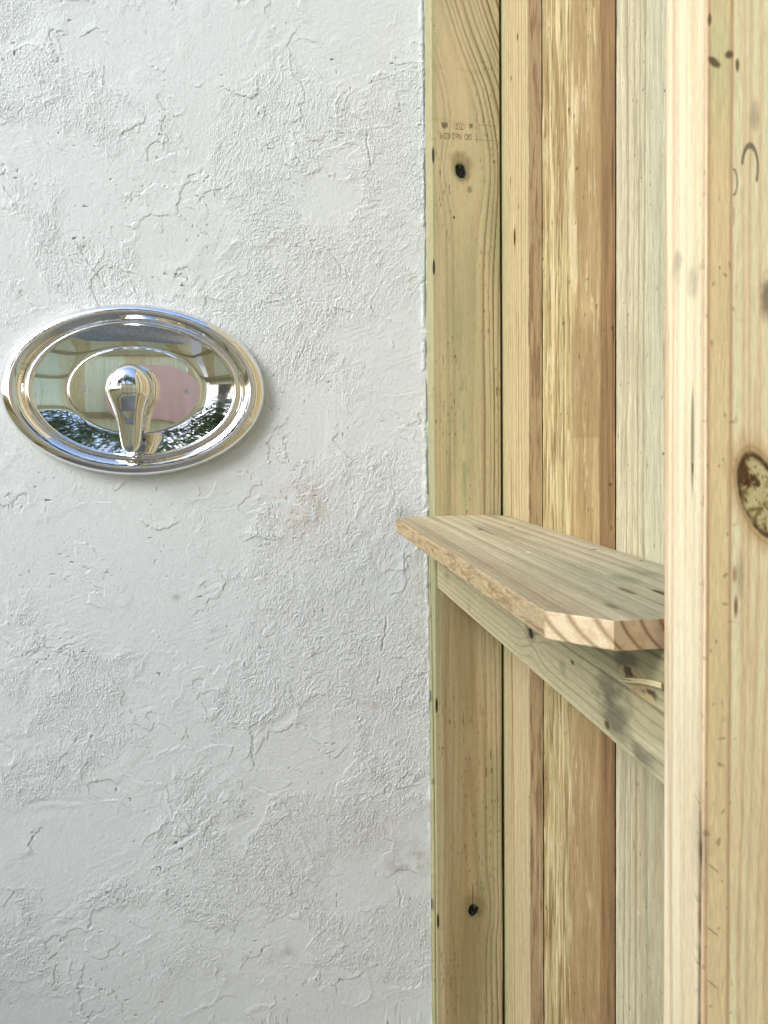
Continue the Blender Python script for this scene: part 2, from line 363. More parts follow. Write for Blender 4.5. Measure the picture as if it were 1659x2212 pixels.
stud['label'] = 'greenish stud flat against the stucco with a dark knot and a faint grade stamp'
def board_fn(kind):
    def fn(S, A, B, V):
        u = B; v = V                              # u runs along -Y
        if kind == 0:
            col = np.ones(u.shape+(3,))*lin((214, 196, 154))
            r = rings(-u+.03*vn(v*.12, v*0, 401), 3.0, 403, v, .8, .45)
            col = mix(col, lin((168, 138, 92)), .75*r)
            col = mix(col, lin((201, 194, 152)), ss(-2.5, -2.0, u)*.7)
            col = mix(col, lin((218, 200, 164)), .4*ss(-5, -9, v)*ss(-3, -3.4, u))
            line = np.exp(-((u+2.72+.05*vn(v*.3, v*0, 409))/.055)**2)*ss(.5, -2, v)*ss(-21, -12, v)
            col = mix(col, lin((140, 88, 50)), .8*line)
            e = u+5.25+.05*vn(v*.6, v*0, 411)+.03*vn(v*4, v*0, 412)
            dark = ss(.05, -.05, e)
            br = np.ones(u.shape+(3,))*lin((178, 154, 114))
            br = mix(br, lin((150, 122, 84)), ss(-.1, .5, fbx(u*3.5, v*.9, 4, 413)))
            br = mix(br, lin((205, 178, 140)), .6*ss(.1, .6, fbx(u*4, v*.3, 3, 417))*ss(-8, -14, v))
            col = mix(col, 0, dark)+br*dark[..., None]
            for ku, kv, ru, rv, c in ((-3.35, 9.36, .14, .40, (132, 92, 52)), (-3.87, 18.2, .07, .14, (70, 56, 34)), (-2.75, 12.1, .05, .2, (120, 96, 60)), (-2.9, 16.8, .05, .12, (110, 84, 50)), (-3.9, 10.6, .05, .1, (110, 84, 50))):
                k = knot(u, v, ku, kv, ru, rv); col = mix(col, lin(c), .85*ss(1.15, .75, k)+.25*ss(1.8, 1.1, k))
            col = mix(col, lin((96, 72, 42)), .75*flecks(u, v, 419, .86, 7, 3)*(.4+.6*dark))
            h = .004*r*(1-dark)+dark*(.020*fbx(u*5, v*2.2, 4, 421)-.02)
        elif kind == 1:
            n = fbx(u*3.4, v*.33, 4, 431, .62)
            col = np.ones(u.shape+(3,))*lin((206, 188, 138))
            col = mix(col, lin((184, 158, 110)), ss(-.15, .4, n))
            col = mix(col, lin((146, 118, 74)), .7*ss(.0, .45, fbx(u*7, v*.5, 3, 433, .6)))
            col = mix(col, lin((230, 212, 166)), .9*ss(.02, .35, fbx(u*5.5, v*.3, 4, 437, .65)))
            mid = ss(-9.9, -10.5, u+.25*fbm(u*.6, v*.35, 3, 441))
            tan = mix(np.ones(u.shape+(3,))*lin((186, 158, 112)), lin((206, 182, 134)), ss(-.1, .5, fbx(u*2.6, v*.22, 4, 443)))
            col = mix(col, 0, .8*mid)+tan*(.8*mid)[..., None]
            pale = ss(.16, .40, .6*fbx(u*6, v*.9, 4, 447, .7)+.5*fbx(u*1.7, v*.42, 2, 448)+.55*np.exp(-((u+10.35)/.35)**2)*ss(4, 6, v)*ss(16, 14, v)-.08)*ss(-12.7, -12.3, u)
            col = mix(col, lin((232, 214, 172)), .75*pale)
            low = ss(-12, -14, v+2*vn(u*.6, v*.3, 448)); col = mix(col, lin((176, 146, 102)), .35*low*mid)
            st = ss(-.1, .05, v-.1)*ss(4.6, 3.2, v+.6*vn(u, v*0, 449))*mid; col = mix(col, lin((172, 146, 102)), .5*st)
            dk = ss(.05, -.05, u+12.80+.05*vn(v*.25, v*0, 451))
            br = mix(np.ones(u.shape+(3,))*lin((170, 140, 98)), lin((150, 120, 80)), ss(-.2, .5, fbx(u*4, v*.25, 3, 453)))
            br = mix(br, lin((182, 148, 104)), .7*ss(.1, .5, fbx(u*5, v*.2, 3, 457)))
            col = mix(col, 0, dk)+br*dk[..., None]
            col = mix(col, lin((84, 64, 36)), .8*flecks(u, v, 461, .84, 6, 4))
            sp = ss(.7, .85, vn(u*9, v*3.2, 463))*np.exp(-((u+12.62)/.12)**2)*ss(6, 4.5, v)*ss(-1, 1, v); col = mix(col, lin((60, 46, 28)), sp)
            kt = knot(u, v, -13.75, 8.9, .10, 1.2); col = mix(col, lin((104, 68, 40)), .6*ss(1.3, .5, kt))
            h = .012*fbx(u*5, v*1.4, 4, 467)*(1-dk)-.012*ss(-.15, .4, n)*(1-mid)-.03*dk
        else:
            col = np.ones(u.shape+(3,))*lin((220, 208, 174))
            r = rings(-u+.03*vn(v*.1, v*0, 471), 2.6, 473, v, .9, .45)
            col = mix(col, lin((164, 150, 108)), .8*r)
            col = mix(col, lin((204, 202, 170)), .55*ss(-15.6, -16.6, u+.5*fbm(u*.5, v*.1, 2, 477)))
            col = mix(col, lin((190, 168, 124)), .45*ss(-6, -12, v)*ss(-.3, .4, fbx(u*2, v*.1, 3, 479)))
            col = mix(col, lin((176, 166, 132)), .5*ss(.1, .6, fbx(u*6, v*.4, 4, 481)))
            col = mix(col, lin((70, 56, 38)), .85*ss(.90, .97, vn(u*7, v*5, 483)))
            col = mix(col, lin((235, 232, 205)), .8*ss(.93, .98, vn(u*6+30, v*8, 487)))
            h = .007*r+.008*fbx(u*5, v*2.5, 3, 489)
        col = col*fibre(u, v, 491+kind, .15)[..., None]
        col = mix(col, lin((46, 30, 24)), .95*((S == 0) | (S == 2)))  # edge faces darkened in colour so the board gaps read as shade
        yy_ = edges[kind+1]+.05; col = mix(col, lin((70, 48, 34)), .9*ss(.05, .01, np.abs(u-yy_)))  # same painted gap shade carried onto the rounded corner
        h = h-.01*ss(.3, .8, vn(v*.6, v*0+kind, 495))*0
        return col, h
    return fn
edges = [-.04, -7.007, -14.035, -21.06, -28.09, -35.1, -42.1, -49.2]
for i in range(7):
    y1, y0 = edges[i]-.05, edges[i+1]+.05
    fine = i < 3
    st = (.5, .5, .5, .034 if i == 0 else .036) if fine else (.5, .5, .5, .25)
    vv = ZV if fine else samp([(-55, 1), (47, 1)])
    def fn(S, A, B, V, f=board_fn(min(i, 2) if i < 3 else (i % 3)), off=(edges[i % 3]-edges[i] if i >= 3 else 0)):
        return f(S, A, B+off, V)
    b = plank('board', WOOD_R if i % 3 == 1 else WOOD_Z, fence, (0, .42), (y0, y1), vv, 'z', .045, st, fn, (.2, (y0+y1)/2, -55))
    if i < 3: b['label'] = ['narrow looking board next to the corner, pale with a rough brown right edge', 'blotchy rough sawn board with a brown stripe down its right side', 'finely lined pale board tinged green beside the near stud'][i]
    # shiplap tongue closing the gap behind
    P = np.array([[.43, y0-.5, 0], [.43, y1-.6, 0], [.75, y1-.6, 0], [.75, y0-.5, 0]], float)
    gg = Grid(); gg.add(np.stack([P+[0, 0, -55], P+[0, 0, 47]]), lin((120, 96, 62))*np.ones((2, 4, 3)), wrap=True)
    gg.build('tongue', WOOD_Z, b, (.6, (y0+y1)/2, -55), smooth=False).location = Vector((.4, 0, 0))*IN
# near stud
def near_stud(S, A, B, V):
    Yf = -25.4
    front = S == 0; left = S == 3
    u = np.where(left, -3.5-(B-Yf), A); u = np.where(S == 1, A+(B-Yf), u); v = V
    col = np.ones(u.shape+(3,))*lin((250, 234, 200))
    col = mix(col, lin((246, 222, 184)), .35*ss(-.2, .5, fbx(u*1.8, v*.1, 3, 503)))
    wob = .05*fbm(u*.4, v*.12, 3, 505)
    q = u+wob
    def line(c, wd, a, rgb, bend=0., z0=0):
        nonlocal col
        d = (q-c-bend*np.exp(-((v-z0)/3)**2))/wd
        col = mix(col, lin(rgb), a*np.exp(-d*d))
    rr_ = rings(q, 2.3, 551, v, .8, .5); col = mix(col, lin((206, 166, 124)), .6*rr_)
    col = mix(col, lin((226, 196, 150)), .35*ss(.0, .5, fbx(u*6, v*.25, 4, 553, .65)))
    line(-4.98, .05, .75, (214, 168, 138)); line(-4.66, .045, .6, (222, 184, 150)); line(-4.18, .05, .35, (224, 190, 150)); line(-3.86, .10, .4, (226, 196, 156))
    col = mix(col, lin((255, 240, 208)), .5*np.exp(-((q+4.4)/.14)**2))
    # front: darker band beside the corner
    band = ss(-3.49, -3.44, q)*ss(-2.98, -3.04, q)
    bc = mix(np.ones(u.shape+(3,))*lin((236, 212, 168)), lin((222, 214, 172)), ss(4.5, 7.5, v))
    bc = mix(bc, lin((240, 218, 176)), ss(-.3, .4, fbx(u*3, v*.2, 3, 507)))
    bandm = band*(.85+.1*vn(v*.3, v*0, 509)); col = mix(col, 0, bandm)+bc*bandm[..., None]
    line(-3.44, .035, .7, (192, 150, 118)); line(-2.99, .035, .75, (196, 158, 120)); line(-2.74, .04, .4, (216, 186, 144))
    for c_, wd in ((-2.62, .03), (-2.42, .04), (-2.2, .03), (-2.0, .05), (-1.7, .04), (-1.3, .06), (-.9, .04), (-.5, .05)):
        d = (q-c_+.30*ss(-2, -9, v)*(c_ > -2.8)*(.5+.3*vn(v*.3, v*0+c_, 511)))/wd; col = mix(col, lin((214, 180, 138)), .4*np.exp(-d*d))
    lowtan = ss(-3.8, -7, v); col = mix(col, lin((224, 200, 156)), .35*lowtan*ss(-.4, .4, fbx(u*2.5, v*.12, 3, 513)))
    col = col*fibre(u, v, 515, .04)[..., None]
    h = 0*u
    # small spots in rows along the band
    sp = ss(.70, .86, vn(u*9+.5*vn(v*3, u*3, 3), v*6+.5*vn(u*4, v*4, 5), 517))*(ss(-3.9, -3.4, u)*ss(-2.7, -3.1, u))*ss(6.4, 4, v); col = mix(col, lin((160, 132, 92)), .5*sp)
    # paired blemish at the top
    for ku, kv, ru, rv, rot in ((-3.36, 6.80, .13, .07, -.6), (-3.06, 6.95, .085, .075, .3), (-3.44, 7.55, .03, .12, 0), (-2.9, 6.75, .04, .12, 0)):
        k = knot(u, v, ku, kv, ru, rv, rot)+.35*fbm(u*6, v*6, 2, 521); col = mix(col, lin((112, 94, 62)), .85*ss(1.3, .5, k))
    for ku, kv, ru, rv, a in ((-2.55, 5.9, .10, .25, .35), (-3.9, 3.0, .25, .35, .28), (-2.27, 2.6, .16, .45, .65), (-4.5, 3.4, .18, .3, .3), (-2.8, -2.5, .10, .5, .3), (-3.6, -7.5, .3, 1, .2)):
        k = knot(u, v, ku, kv, ru, rv)+.45*fbm(u*4, v*4, 3, 523); col = mix(col, lin((96, 84, 66)), a*ss(1.4, .2, k))
    # big slanting knot
    for kk, (ku, kv, ru, rv, rot) in enumerate(((-2.36, -1.02, .42, .86, .38),)):
        du = (u-ku)*math.cos(rot)+(v-kv)*math.sin(rot); dv = -(u-ku)*math.sin(rot)+(v-kv)*math.cos(rot)
        k = np.hypot(du/ru, dv/rv)+.07*fbm(u*3.5, v*3.5, 3, 531)
        col = mix(col, lin((206, 172, 126)), .55*ss(1.7, 1.05, k))
        sw = .35*fbm(du*3, dv*3, 3, 534)
        inner = mix(np.ones(u.shape+(3,))*lin((214, 200, 156)), lin((150, 128, 84)), ss(-.1, .5, fbm(du*9+sw*6, dv*6, 5, 533, .65)))
        inner = mix(inner, lin((104, 78, 46)), .8*ss(.15, .5, fbm(du*14, dv*7+sw*5, 4, 536, .65)))
        inner = mix(inner, lin((96, 54, 34)), .85*ss(.18, .5, fbm(du*3.5, dv*2.5, 5, 537, .7)))
        ins = ss(1.03, .97, k); col = mix(col, 0, ins)+inner*ins[..., None]
        rim = np.exp(-((k-.92)/(.10+.05*fbm(u*2, v*2, 2, 538)))**2)*(.8+.5*fbm(u*4, v*4, 4, 539, .7)); col = mix(col, lin((92, 60, 32)), np.clip(rim, 0, 1)*.92)
        rim = np.exp(-((k-1.12)/.05)**2)*.4; col = mix(col, lin((176, 138, 92)), rim)
        h = h+.012*ins*fbm(du*4.5, dv*3.2, 4, 533)-.012*np.exp(-((k-.93)/.09)**2)
    k = knot(u, v, -2.87, -3.05, .04, .22); col = mix(col, lin((140, 92, 62)), .8*ss(1.3, .4, k))
    k = knot(u, v, -2.90, -2.45, .05, .18); col = mix(col, lin((176, 130, 98)), .6*ss(1.3, .4, k))
    # pitch pocket on the side
    uc = -3.5-(-24.98-Yf)
    k = knot(u, v, uc-.0, .02, .045, .78); col = mix(col, lin((150, 140, 110)), .8*ss(1.6, .9, k))
    core = ss(1.0, .7, k)*ss(-.25, .1, vn(v*6, v*0, 541)); col = mix(col, lin((48, 34, 26)), .92*core); h = h-.02*core
    # long dark check at the corner, lower part
    wdt = .055*ss(-6.2, -7.6, v)+.002
    d = np.abs(u+3.63+.015*vn(v*.8, v*0, 543)); ck = ss(1.2, .75, d/wdt)*ss(-6.1, -6.4, v)
    col = mix(col, lin((78, 52, 34)), .92*ck*(.8+.2*vn(v*3, v*0, 545))); h = h-.05*ck
    for i_, z_ in enumerate((-7.9, -8.6, -9.1, -6.7, -10.1, -9.8)):
        uu = -3.7 if i_ % 2 else -3.3
        d = np.abs((v-z_)+(u-uu)*.9); col = mix(col, lin((150, 112, 70)), .6*ss(.025, .008, d)*ss(.13, .06, np.abs(u-uu)))
    # pencil marks
    du = u+2.64; dv = v-4.95; rr = np.hypot(du/.155, dv/.40); th = np.degrees(np.arctan2(dv, du))
    arc = ss(.055, .025, np.abs(rr-1)*.28)*((th > -62) & (th < 160))*front; col = mix(col, lin((128, 116, 104)), .8*arc)
    rr = np.hypot((u+2.99)/.10, (v-4.68)/.26); arc = ss(.04, .02, np.abs(rr-1)*.2)*((th > -400) & (u > -2.99) & (np.abs(v-4.68) < .24))*front; col = mix(col, lin((140, 126, 108)), .7*arc)
    return col*np.where(front, 1.18, 1.05)[..., None]*np.array([.97, 1.0, .97]), h  # both faces raised in colour, front most, to stand for stronger light here
ZN = samp([(-55, 1.5), (-13, .2), (-11.6, .015), (8.8, .2), (12, 1), (47, 1)])
stud2 = plank('stud', WOOD_Z, fence, (-3.5, -.13), (-25.4, -23.9), ZN, 'z', .06, (.0125, .3, .5, .012), near_stud, (-1.8, -24.6, -55))
stud2['label'] = 'closest stud, very pale, with a large oval knot and a pencilled curve'
# grade stamp, printed upside down on the far stud
INK, N_, L_, b_ = new_mat('faded_stamp_ink'); b_.inputs['Base Color'].default_value = (*lin((112, 104, 78)), 1); b_.inputs['Roughness'].default_value = .8
tcn = N_.new('ShaderNodeTexCoord'); nn = N_.new('ShaderNodeTexNoise'); nn.inputs['Scale'].default_value = 700; nn.inputs['Detail'].default_value = 3; L_.new(tcn.outputs['Object'], nn.inputs[0])
rp = N_.new('ShaderNodeMapRange'); rp.inputs[1].default_value = .42; rp.inputs[2].default_value = .56; rp.inputs[3].default_value = .45; rp.inputs[4].default_value = .95
L_.new(nn.outputs[0], rp.inputs[0]); L_.new(rp.outputs[0], b_.inputs['Alpha'])
def text_mesh(s, size, bold=0.):
    cu = bpy.data.curves.new('t', 'FONT'); cu.body = s; cu.size = size*IN; cu.align_x = 'CENTER'; cu.align_y = 'CENTER'; cu.offset = bold*IN
    o = bpy.data.objects.new('t', cu); C.collection.objects.link(o); bpy.context.view_layer.update()
    me = bpy.data.meshes.new_from_object(o.evaluated_get(bpy.context.evaluated_depsgraph_get()))
    bpy.data.objects.remove(o); return me
import bmesh
bm = bmesh.new()
def put_text(s, size, x, z, sx=1., sz=1.):
    me = text_mesh(s, size, .004); t = bmesh.new(); t.from_mesh(me)
    # in the stud's plane (X, Z), turned upside down
    for v_ in t.verts: v_.co = Vector((x*IN-v_.co.x*sx, 0, z*IN-v_.co.y*sz))
    bmesh.ops.reverse_faces(t, faces=t.faces[:])
    m2 = bpy.data.meshes.new('t'); t.to_mesh(m2); t.free(); bm.from_mesh(m2); bpy.data.meshes.remove(m2); bpy.data.meshes.remove(me)
def poly(pts):
    vs = [bm.verts.new((x*IN, 0, z*IN)) for x, z in pts]; bm.faces.new(vs)
# local stamp frame: x right, z up, centre about (-1.96, 14.7)
put_text('712', .38, -2.13, 15.02, .62, .85)
put_text('KD19', .44, -2.84, 14.56, .50, .95); put_text('No.2', .44, -2.26, 14.56, .52, .95); put_text('SID', .44, -1.72, 14.56, .58, .95)
poly([(-3.02, 15.18), (-2.76, 15.18), (-2.76, 14.98), (-2.82, 14.88), (-2.94, 14.90), (-3.0, 15.0)]); poly([(-2.745, 15.18), (-2.70, 15.18), (-2.70, 14.96), (-2.73, 14.93), (-2.745, 14.95)])
poly([(-1.66, 15.18), (-1.62, 15.18), (-1.62, 14.93), (-1.66, 14.93)]); poly([(-1.60, 15.18), (-1.47, 15.18), (-1.49, 14.96), (-1.60, 14.98)])
poly([(-1.36, 14.46), (-.26, 14.42), (-.26, 14.40), (-1.36, 14.44)]); poly([(-1.2, 15.16), (-.26, 15.14), (-.26, 15.12), (-1.2, 15.14)])
N2 = 40; loop = []
for i in range(N2):
    a = 2*math.pi*i/N2; cx_ = .12*(1 if math.cos(a) > 0 else -1); loop.append((cx_+.155*math.cos(a), .155*math.sin(a), cx_+.138*math.cos(a), .138*math.sin(a)))
for i in range(N2):
    a, b = loop[i], loop[(i+1) % N2]; poly([(-2.13+a[0], 15.02+a[1]), (-2.13+b[0], 15.02+b[1]), (-2.13+b[2], 15.02+b[3]), (-2.13+a[2], 15.02+a[3])])
me = bpy.data.meshes.new('grade_stamp'); bm.to_mesh(me); bm.free(); me.materials.append(INK)
st_o = bpy.data.objects.new('grade_stamp', me); link(st_o, stud)
st_o.location = Vector((1.8, -1.508+.8, 55))*IN
# ------------------------------------------------------------------ shelf
shelf = empty('wall_shelf', 'dog eared pine board shelf resting on a rail between the two studs', 'shelf', (-3, -12.6, -7.14))
ZT = -3.6352; TH = .61; Y0, Y1 = -23.72, -1.53
XL, XR = -5.52, -.03
def shelf_col(X, Y, part):
    u = X; v = Y
    q = u+.10*fbm(u*.5, v*.12, 3, 601)+.015*v*0
    r = rings(q-.012*v, 1.7, 603, v, .35, .3)
    col = np.ones(np.shape(u)+(3,))*lin((222, 210, 176))
    col = mix(col, lin((202, 186, 152)), ss(-4.0, -5.2, u+.4*fbm(u*.4, v*.15, 2, 605)))
    col = mix(col, lin((190, 186, 160)), .6*ss(-12, -20, v)*ss(-4.8, -3.2, u))
    col = mix(col, lin((176, 170, 138)), .6*ss(-.1, .6, fbx(u*1.4, v*.12, 4, 607)))
    col = mix(col, lin((146, 128, 98)), .45*r)
    col = mix(col, lin((140, 124, 98)), .35*rings(q-.012*v, 4.4, 609, v, .8, .3))
    col = mix(col, lin((198, 186, 150)), .4*ss(-.1, .5, fbm(u*1.2, v*.5, 5, 615)))
    for ku, kv, ru, rv, a, c in ((-2.83, -7.5, .10, .32, .8, (96, 82, 56)), (-1.32, -6.95, .05, .35, .8, (96, 84, 58)), (-1.52, -3.36, .05, .06, .9, (70, 58, 40)), (-.7, -13.9, .10, .10, .95, (30, 26, 22)),
                              (-2.8, -20.8, .10, .5, .7, (100, 98, 80)), (-2.1, -21.2, .11, .7, .85, (72, 70, 56)), (-3.92, -22.4, .10, .35, .6, (104, 100, 82)), (-2.11, -19.2, .35, .8, .45, (120, 140, 112)), (-1.2, -18.5, .3, .9, .35, (120, 120, 96)),
                              (-.30, -16.5, .08, .12, .8, (44, 38, 28)), (-.2, -18.2, .06, .1, .8, (44, 38, 28)), (-.15, -19, .06, .1, .8, (44, 38, 28)), (-1.6, -9, .3, 1.5, .2, (120, 116, 88))):
        k = knot(u, v, ku, kv, ru, rv)+.4*fbm(u*5, v*3, 3, 611); col = mix(col, lin(c), a*ss(1.3, .3, k))
    for ku, kv, ru, rv in ((-3.01, -14.1, .05, .14), (-5.09, -13.3, .05, .05), (-4.2, -9, .03, .04), (-2.5, -17, .03, .05)):
        col = mix(col, lin((245, 240, 220)), .95*ss(1.2, .7, knot(u, v, ku, kv, ru, rv)))
    return col*fibre(u, v, 613, .06)[..., None], r
ys = samp([(Y0, .015), (-22.55, .02), (-2.68, .02), (Y1, 1)])
ys = np.unique(np.concatenate([ys, [-22.62, -2.68]]))
def dog(y):
    t = np.clip((1.15-np.minimum(y-Y0, Y1-y))/1.15, 0, 1); t0 = np.clip((.75-np.minimum(y-Y0, Y1-y))/.75, 0, 1)
    return XL+1.05*t, XR-.75*t0
pts, nor, side = profile(0, 1, 0, 1, .0001, (.004, .04, .02, .04))   # unit profile; rescaled per row
rx_ = .035
def shelf_grid():
    g = Grid(); xl, xr = dog(ys)
    n = 190; tx = np.linspace(0, 1, n)
    # top, sides, bottom in one loop with eased edges
    prof = []                                   # (t across 0..1, dx inward, dz from top, part)
    ea = [(.0, -.030), (.008, -.012), (.022, -.002)]
    for t in tx: prof.append((t, 0, 0, 0))
    prof = [(0, dx, dz, 0) for dx, dz in ea]+[(t, .035 if t < .5 else -.035, 0, 0) for t in tx]+[(1, -dx, dz, 0) for dx, dz in reversed(ea)]
    prof += [(1, 0, z, 1) for z in np.linspace(-.06, -TH+.04, 8)]+[(t, .02 if t < .5 else -.02, -TH, 2) for t in np.linspace(1, 0, 24)]
    prof += [(0, 0, z, 3) for z in np.linspace(-TH+.03, -.045, 34)]
    T, DX, DZ, PT = [np.array(c, float) for c in zip(*prof)]
    X = xl[:, None]+(xr-xl)[:, None]*T[None]+DX[None]; Zz = ZT+DZ[None]+0*X; Y = ys[:, None]+0*X
    col, r = shelf_col(X, Y, 0)
    s = (PT == 3)[None]+0*X > 0
    # front edge: rough orange-tan sawn edge
    t = (-(Zz-ZT))/TH
    e = np.ones(X.shape+(3,))*lin((204, 184, 144))
    e = mix(e, lin((178, 150, 108)), ss(-.15, .5, fbx(Y*1.3, Zz*9, 4, 621)))
    e = mix(e, lin((222, 194, 150)), .6*ss(.1, .5, fbx(Y*2.5, Zz*14, 3, 627)))
    e = mix(e, lin((136, 110, 76)), .6*ss(.45, .7, fbx(Y*4, Zz*22, 3, 631)))
    w_ = (s | ((DX < .03) & (T == 0))[None]); w_ = w_*1.0
    # ragged top arris on the front edge
    rag = ss(.05, -.25, Zz-ZT)*0
    dogm = ss(-22.50, -22.62, Y)                # near dog-ear face: ringed end grain, stronger light painted in as paler colour
    eg = np.ones(X.shape+(3,))*lin((250, 230, 192))
    ph = (X*1.0+.22*(Zz-ZT)+.55*(Zz-ZT)**2*0)*1.0
    ring = np.exp(-(((((X+.35*(Zz-ZT)-.3*(Zz-ZT)**2*2)+5.36)/.42) % 1-.5)/.13)**2)
    eg = mix(eg, lin((168, 130, 90)), .7*ring); eg = mix(eg, lin((222, 184, 140)), .4*ss(-.1, .5, fbm(X*6, Zz*6, 3, 641)))
    e = mix(e, 0, dogm)+eg*dogm[..., None]
    col = mix(col, 0, w_)+e*w_[..., None]
    hh = w_*(1-dogm)*(.020*fbx(Y*3, Zz*10, 4, 651)+.012*fbm(Y*9, Zz*9, 2, 657)); X = X-hh
    Zz = Zz-.002*r*(PT == 0)[None]*(1-w_)+(w_*(1-dogm)*.012*fbm(Y*4, Y*0, 3, 659))
    g.add(np.stack([X, Y, Zz], -1), col, wrap=True)
    # end faces: same end grain, tinted darker for the shade beside the stud
    for yy, i, fl in ((Y0, 0, False), (Y1, -1, True)):
        x_ = np.linspace(xl[i], xr[i], 160); z_ = np.linspace(ZT, ZT-TH, 40); X2, Z2 = np.meshgrid(x_, z_)
        c2 = np.ones(X2.shape+(3,))*lin((212, 190, 154)); ring = np.exp(-(((((X2+.35*(Z2-ZT)-.6*(Z2-ZT)**2)+5.36)/.42) % 1-.5)/.10)**2)
        c2 = mix(c2, lin((140, 90, 54)), .75*ring); c2 = mix(c2, lin((190, 148, 106)), .4*ss(-.1, .5, fbm(X2*6, Z2*6, 3, 645)))
        g.add(np.stack([X2, np.full_like(X2, yy), Z2], -1), c2, flip=fl)
    return g
sb = shelf_grid().build('shelf_board', WOOD_Y, shelf, (-3, -12.6, -4))
def rail_fn(S, A, B, V):
    u = B; v = V; left = S == 3
    wk = np.exp(-((v+15.4)/.9)**2)*np.exp(-((u+6.25)/.7)**2)
    q = u+.40*wk*np.sign(u+6.15)*.9-.05*np.sin(v*.25)+.05*fbm(u*.5, v*.15, 3, 701)
    r = rings(q, 3.4, 703, v, .7, .62)
    col = np.ones(u.shape+(3,))*lin((206, 194, 154))
    col = mix(col, lin((220, 208, 168)), ss(-.1, .6, fbx(v*.15, u*2, 3, 705)))
    col = mix(col, lin((178, 174, 132)), .6*ss(-5.8, -5.0, u))
    col = mix(col, lin((120, 106, 72)), .75*r)
    col = mix(col, lin((216, 206, 162)), .7*ss(-6.98, -7.06, u))
    for ku, kv, ru, rv, a in ((-21.3, -6.5, 1.1, .6, .7), (-22.6, -6.9, .6, .3, .6), (-21.0, -5.9, .8, .35, .5), (-3.6, -6.2, .7, .25, .35), (-7.5, -6.8, .4, .15, .3), (-18, -6.3, .3, .3, .3), (-22, -5.0, .8, .3, .7)):
        k = knot(v, u, ku, kv, ru, rv)+.55*fbm(v*1.8, u*3.5, 4, 711); col = mix(col, lin((112, 106, 84)), a*ss(1.25, .25, k))
    k = knot(v, u, -15.25, -6.02, .26, .17)+.2*fbm(v*5, u*5, 3, 713); col = mix(col, lin((44, 40, 22)), .92*ss(1.15, .7, k)); hk = ss(1.1, .7, k)
    col = mix(col, lin((150, 136, 96)), .5*ss(2.3, 1.2, k)*ss(1.0, 1.3, k))
    k = knot(v, u, -18.7, -5.95, .16, .055); col = mix(col, lin((96, 96, 58)), .85*ss(1.2, .7, k))
    k = knot(v, u, -20.9, -6.85, .14, .10)+.3*fbm(v*6, u*6, 2, 7); col = mix(col, lin((104, 78, 44)), .85*ss(1.2, .6, k))
    torn = knot(v, u, -22.4, -5.35, .9, .28)+.35*fbm(v*3, u*5, 3, 717); tt = ss(1.2, .7, torn); col = mix(col, lin((214, 186, 138)), .6*tt)
    col = mix(col, lin((80, 56, 32)), .8*tt*ss(.15, .4, fbm(v*3, u*8, 3, 719)))
    col = col*fibre(u, v, 721, .07)[..., None]
    col = mix(col, lin((90, 78, 48)), .5*flecks(u, v, 723, .84, 16, 3))
    return col, .004*r-.05*hk*left-.03*tt*left*ss(.0, .4, fbm(v*3, u*8, 3, 719))
rail = plank('support_rail', WOOD_Y, shelf, (-3.35, -1.85), (-7.14, -4.26), samp([(-23.88, .02), (-1.52, 1)]), 'y', .06, (.08, .3, .3, .022), rail_fn, (-2.6, -12.6, -5.7))
# splinter curling off the rail's near end
g = Grid(); t = np.linspace(0, 1, 24)[:, None]; s_ = np.linspace(0, 2*math.pi, 9)[:-1][None]
for (dz, y_end, lean) in ((0, -21.65, 0), (.045, -21.95, .10)):
    yy = -23.7+(y_end+23.7)*t; wv = (.075*(1-t)**.6+.004)
    Pz = -5.05+dz-.44*t+.03*np.sin(t*5)+lean*t; Px = -3.42-.06*np.sin(t*3)
    g.add(np.stack([Px+.02*np.cos(s_)*(1-t*.8)+0*s_, yy+0*s_, Pz+wv*np.sin(s_)*.55], -1), lin((236, 222, 176))*np.ones((24, 8, 3)), wrap=True)
g.build('splinter', WOOD_Y, rail, (-3.4, -22.5, -5.6)).location = Vector((-.8, -9.9, .1))*IN
# ------------------------------------------------------------------ shower valve
VX, VZ = -17.55, 2.50
valve = empty('shower_valve', 'polished chrome oval shower valve plate with one drooping lever handle', 'shower valve', (VX, 0, VZ))
valve.rotation_euler = (0, R(1.0), 0)
def elliptic(prof, nth=360):
    th = np.linspace(0, 2*math.pi, nth, endpoint=False)[None]
    a = np.array([p[0] for p in prof])[:, None]; b = np.array([p[1] for p in prof])[:, None]; y = np.array([p[2] for p in prof])[:, None]
    return np.stack([VX+a*np.cos(th), -y+0*th, VZ+b*np.sin(th)], -1)
def curve(pts, n):                               # Catmull-Rom through (offset, height) points
    pts = [np.array(p, float) for p in pts]; pts = [2*pts[0]-pts[1]]+pts+[2*pts[-1]-pts[-2]]; out = []
    for i in range(1, len(pts)-2):
        for t in np.linspace(0, 1, n, endpoint=False):
            p0, p1, p2, p3 = pts[i-1:i+3]; out.append(.5*((2*p1)+(-p0+p2)*t+(2*p0-5*p1+4*p2-p3)*t*t+(-p0+3*p1-3*p2+p3)*t**3))
    out.append(pts[-2]); return out
def ab(f):                                       # f = distance inward from the rim, in inches on the long axis
    return 6.08-f, float(np.interp(f, [0, 1.19, 1.54, 3.05, 3.15], [4.06, 3.24, 3.03, 2.03, 1.96]))
A_ = []
for f, h in curve([(0, -.05), (.0, .08), (.03, .22), (.12, .42), (.30, .58), (.56, .66), (.82, .61), (1.02, .49), (1.13, .39), (1.18, .36)], 8): A_.append((*ab(f), h))
for f, h in curve([(1.20, .36), (1.26, .43), (1.36, .46), (1.46, .44), (1.52, .40)], 6): A_.append((*ab(f), h))
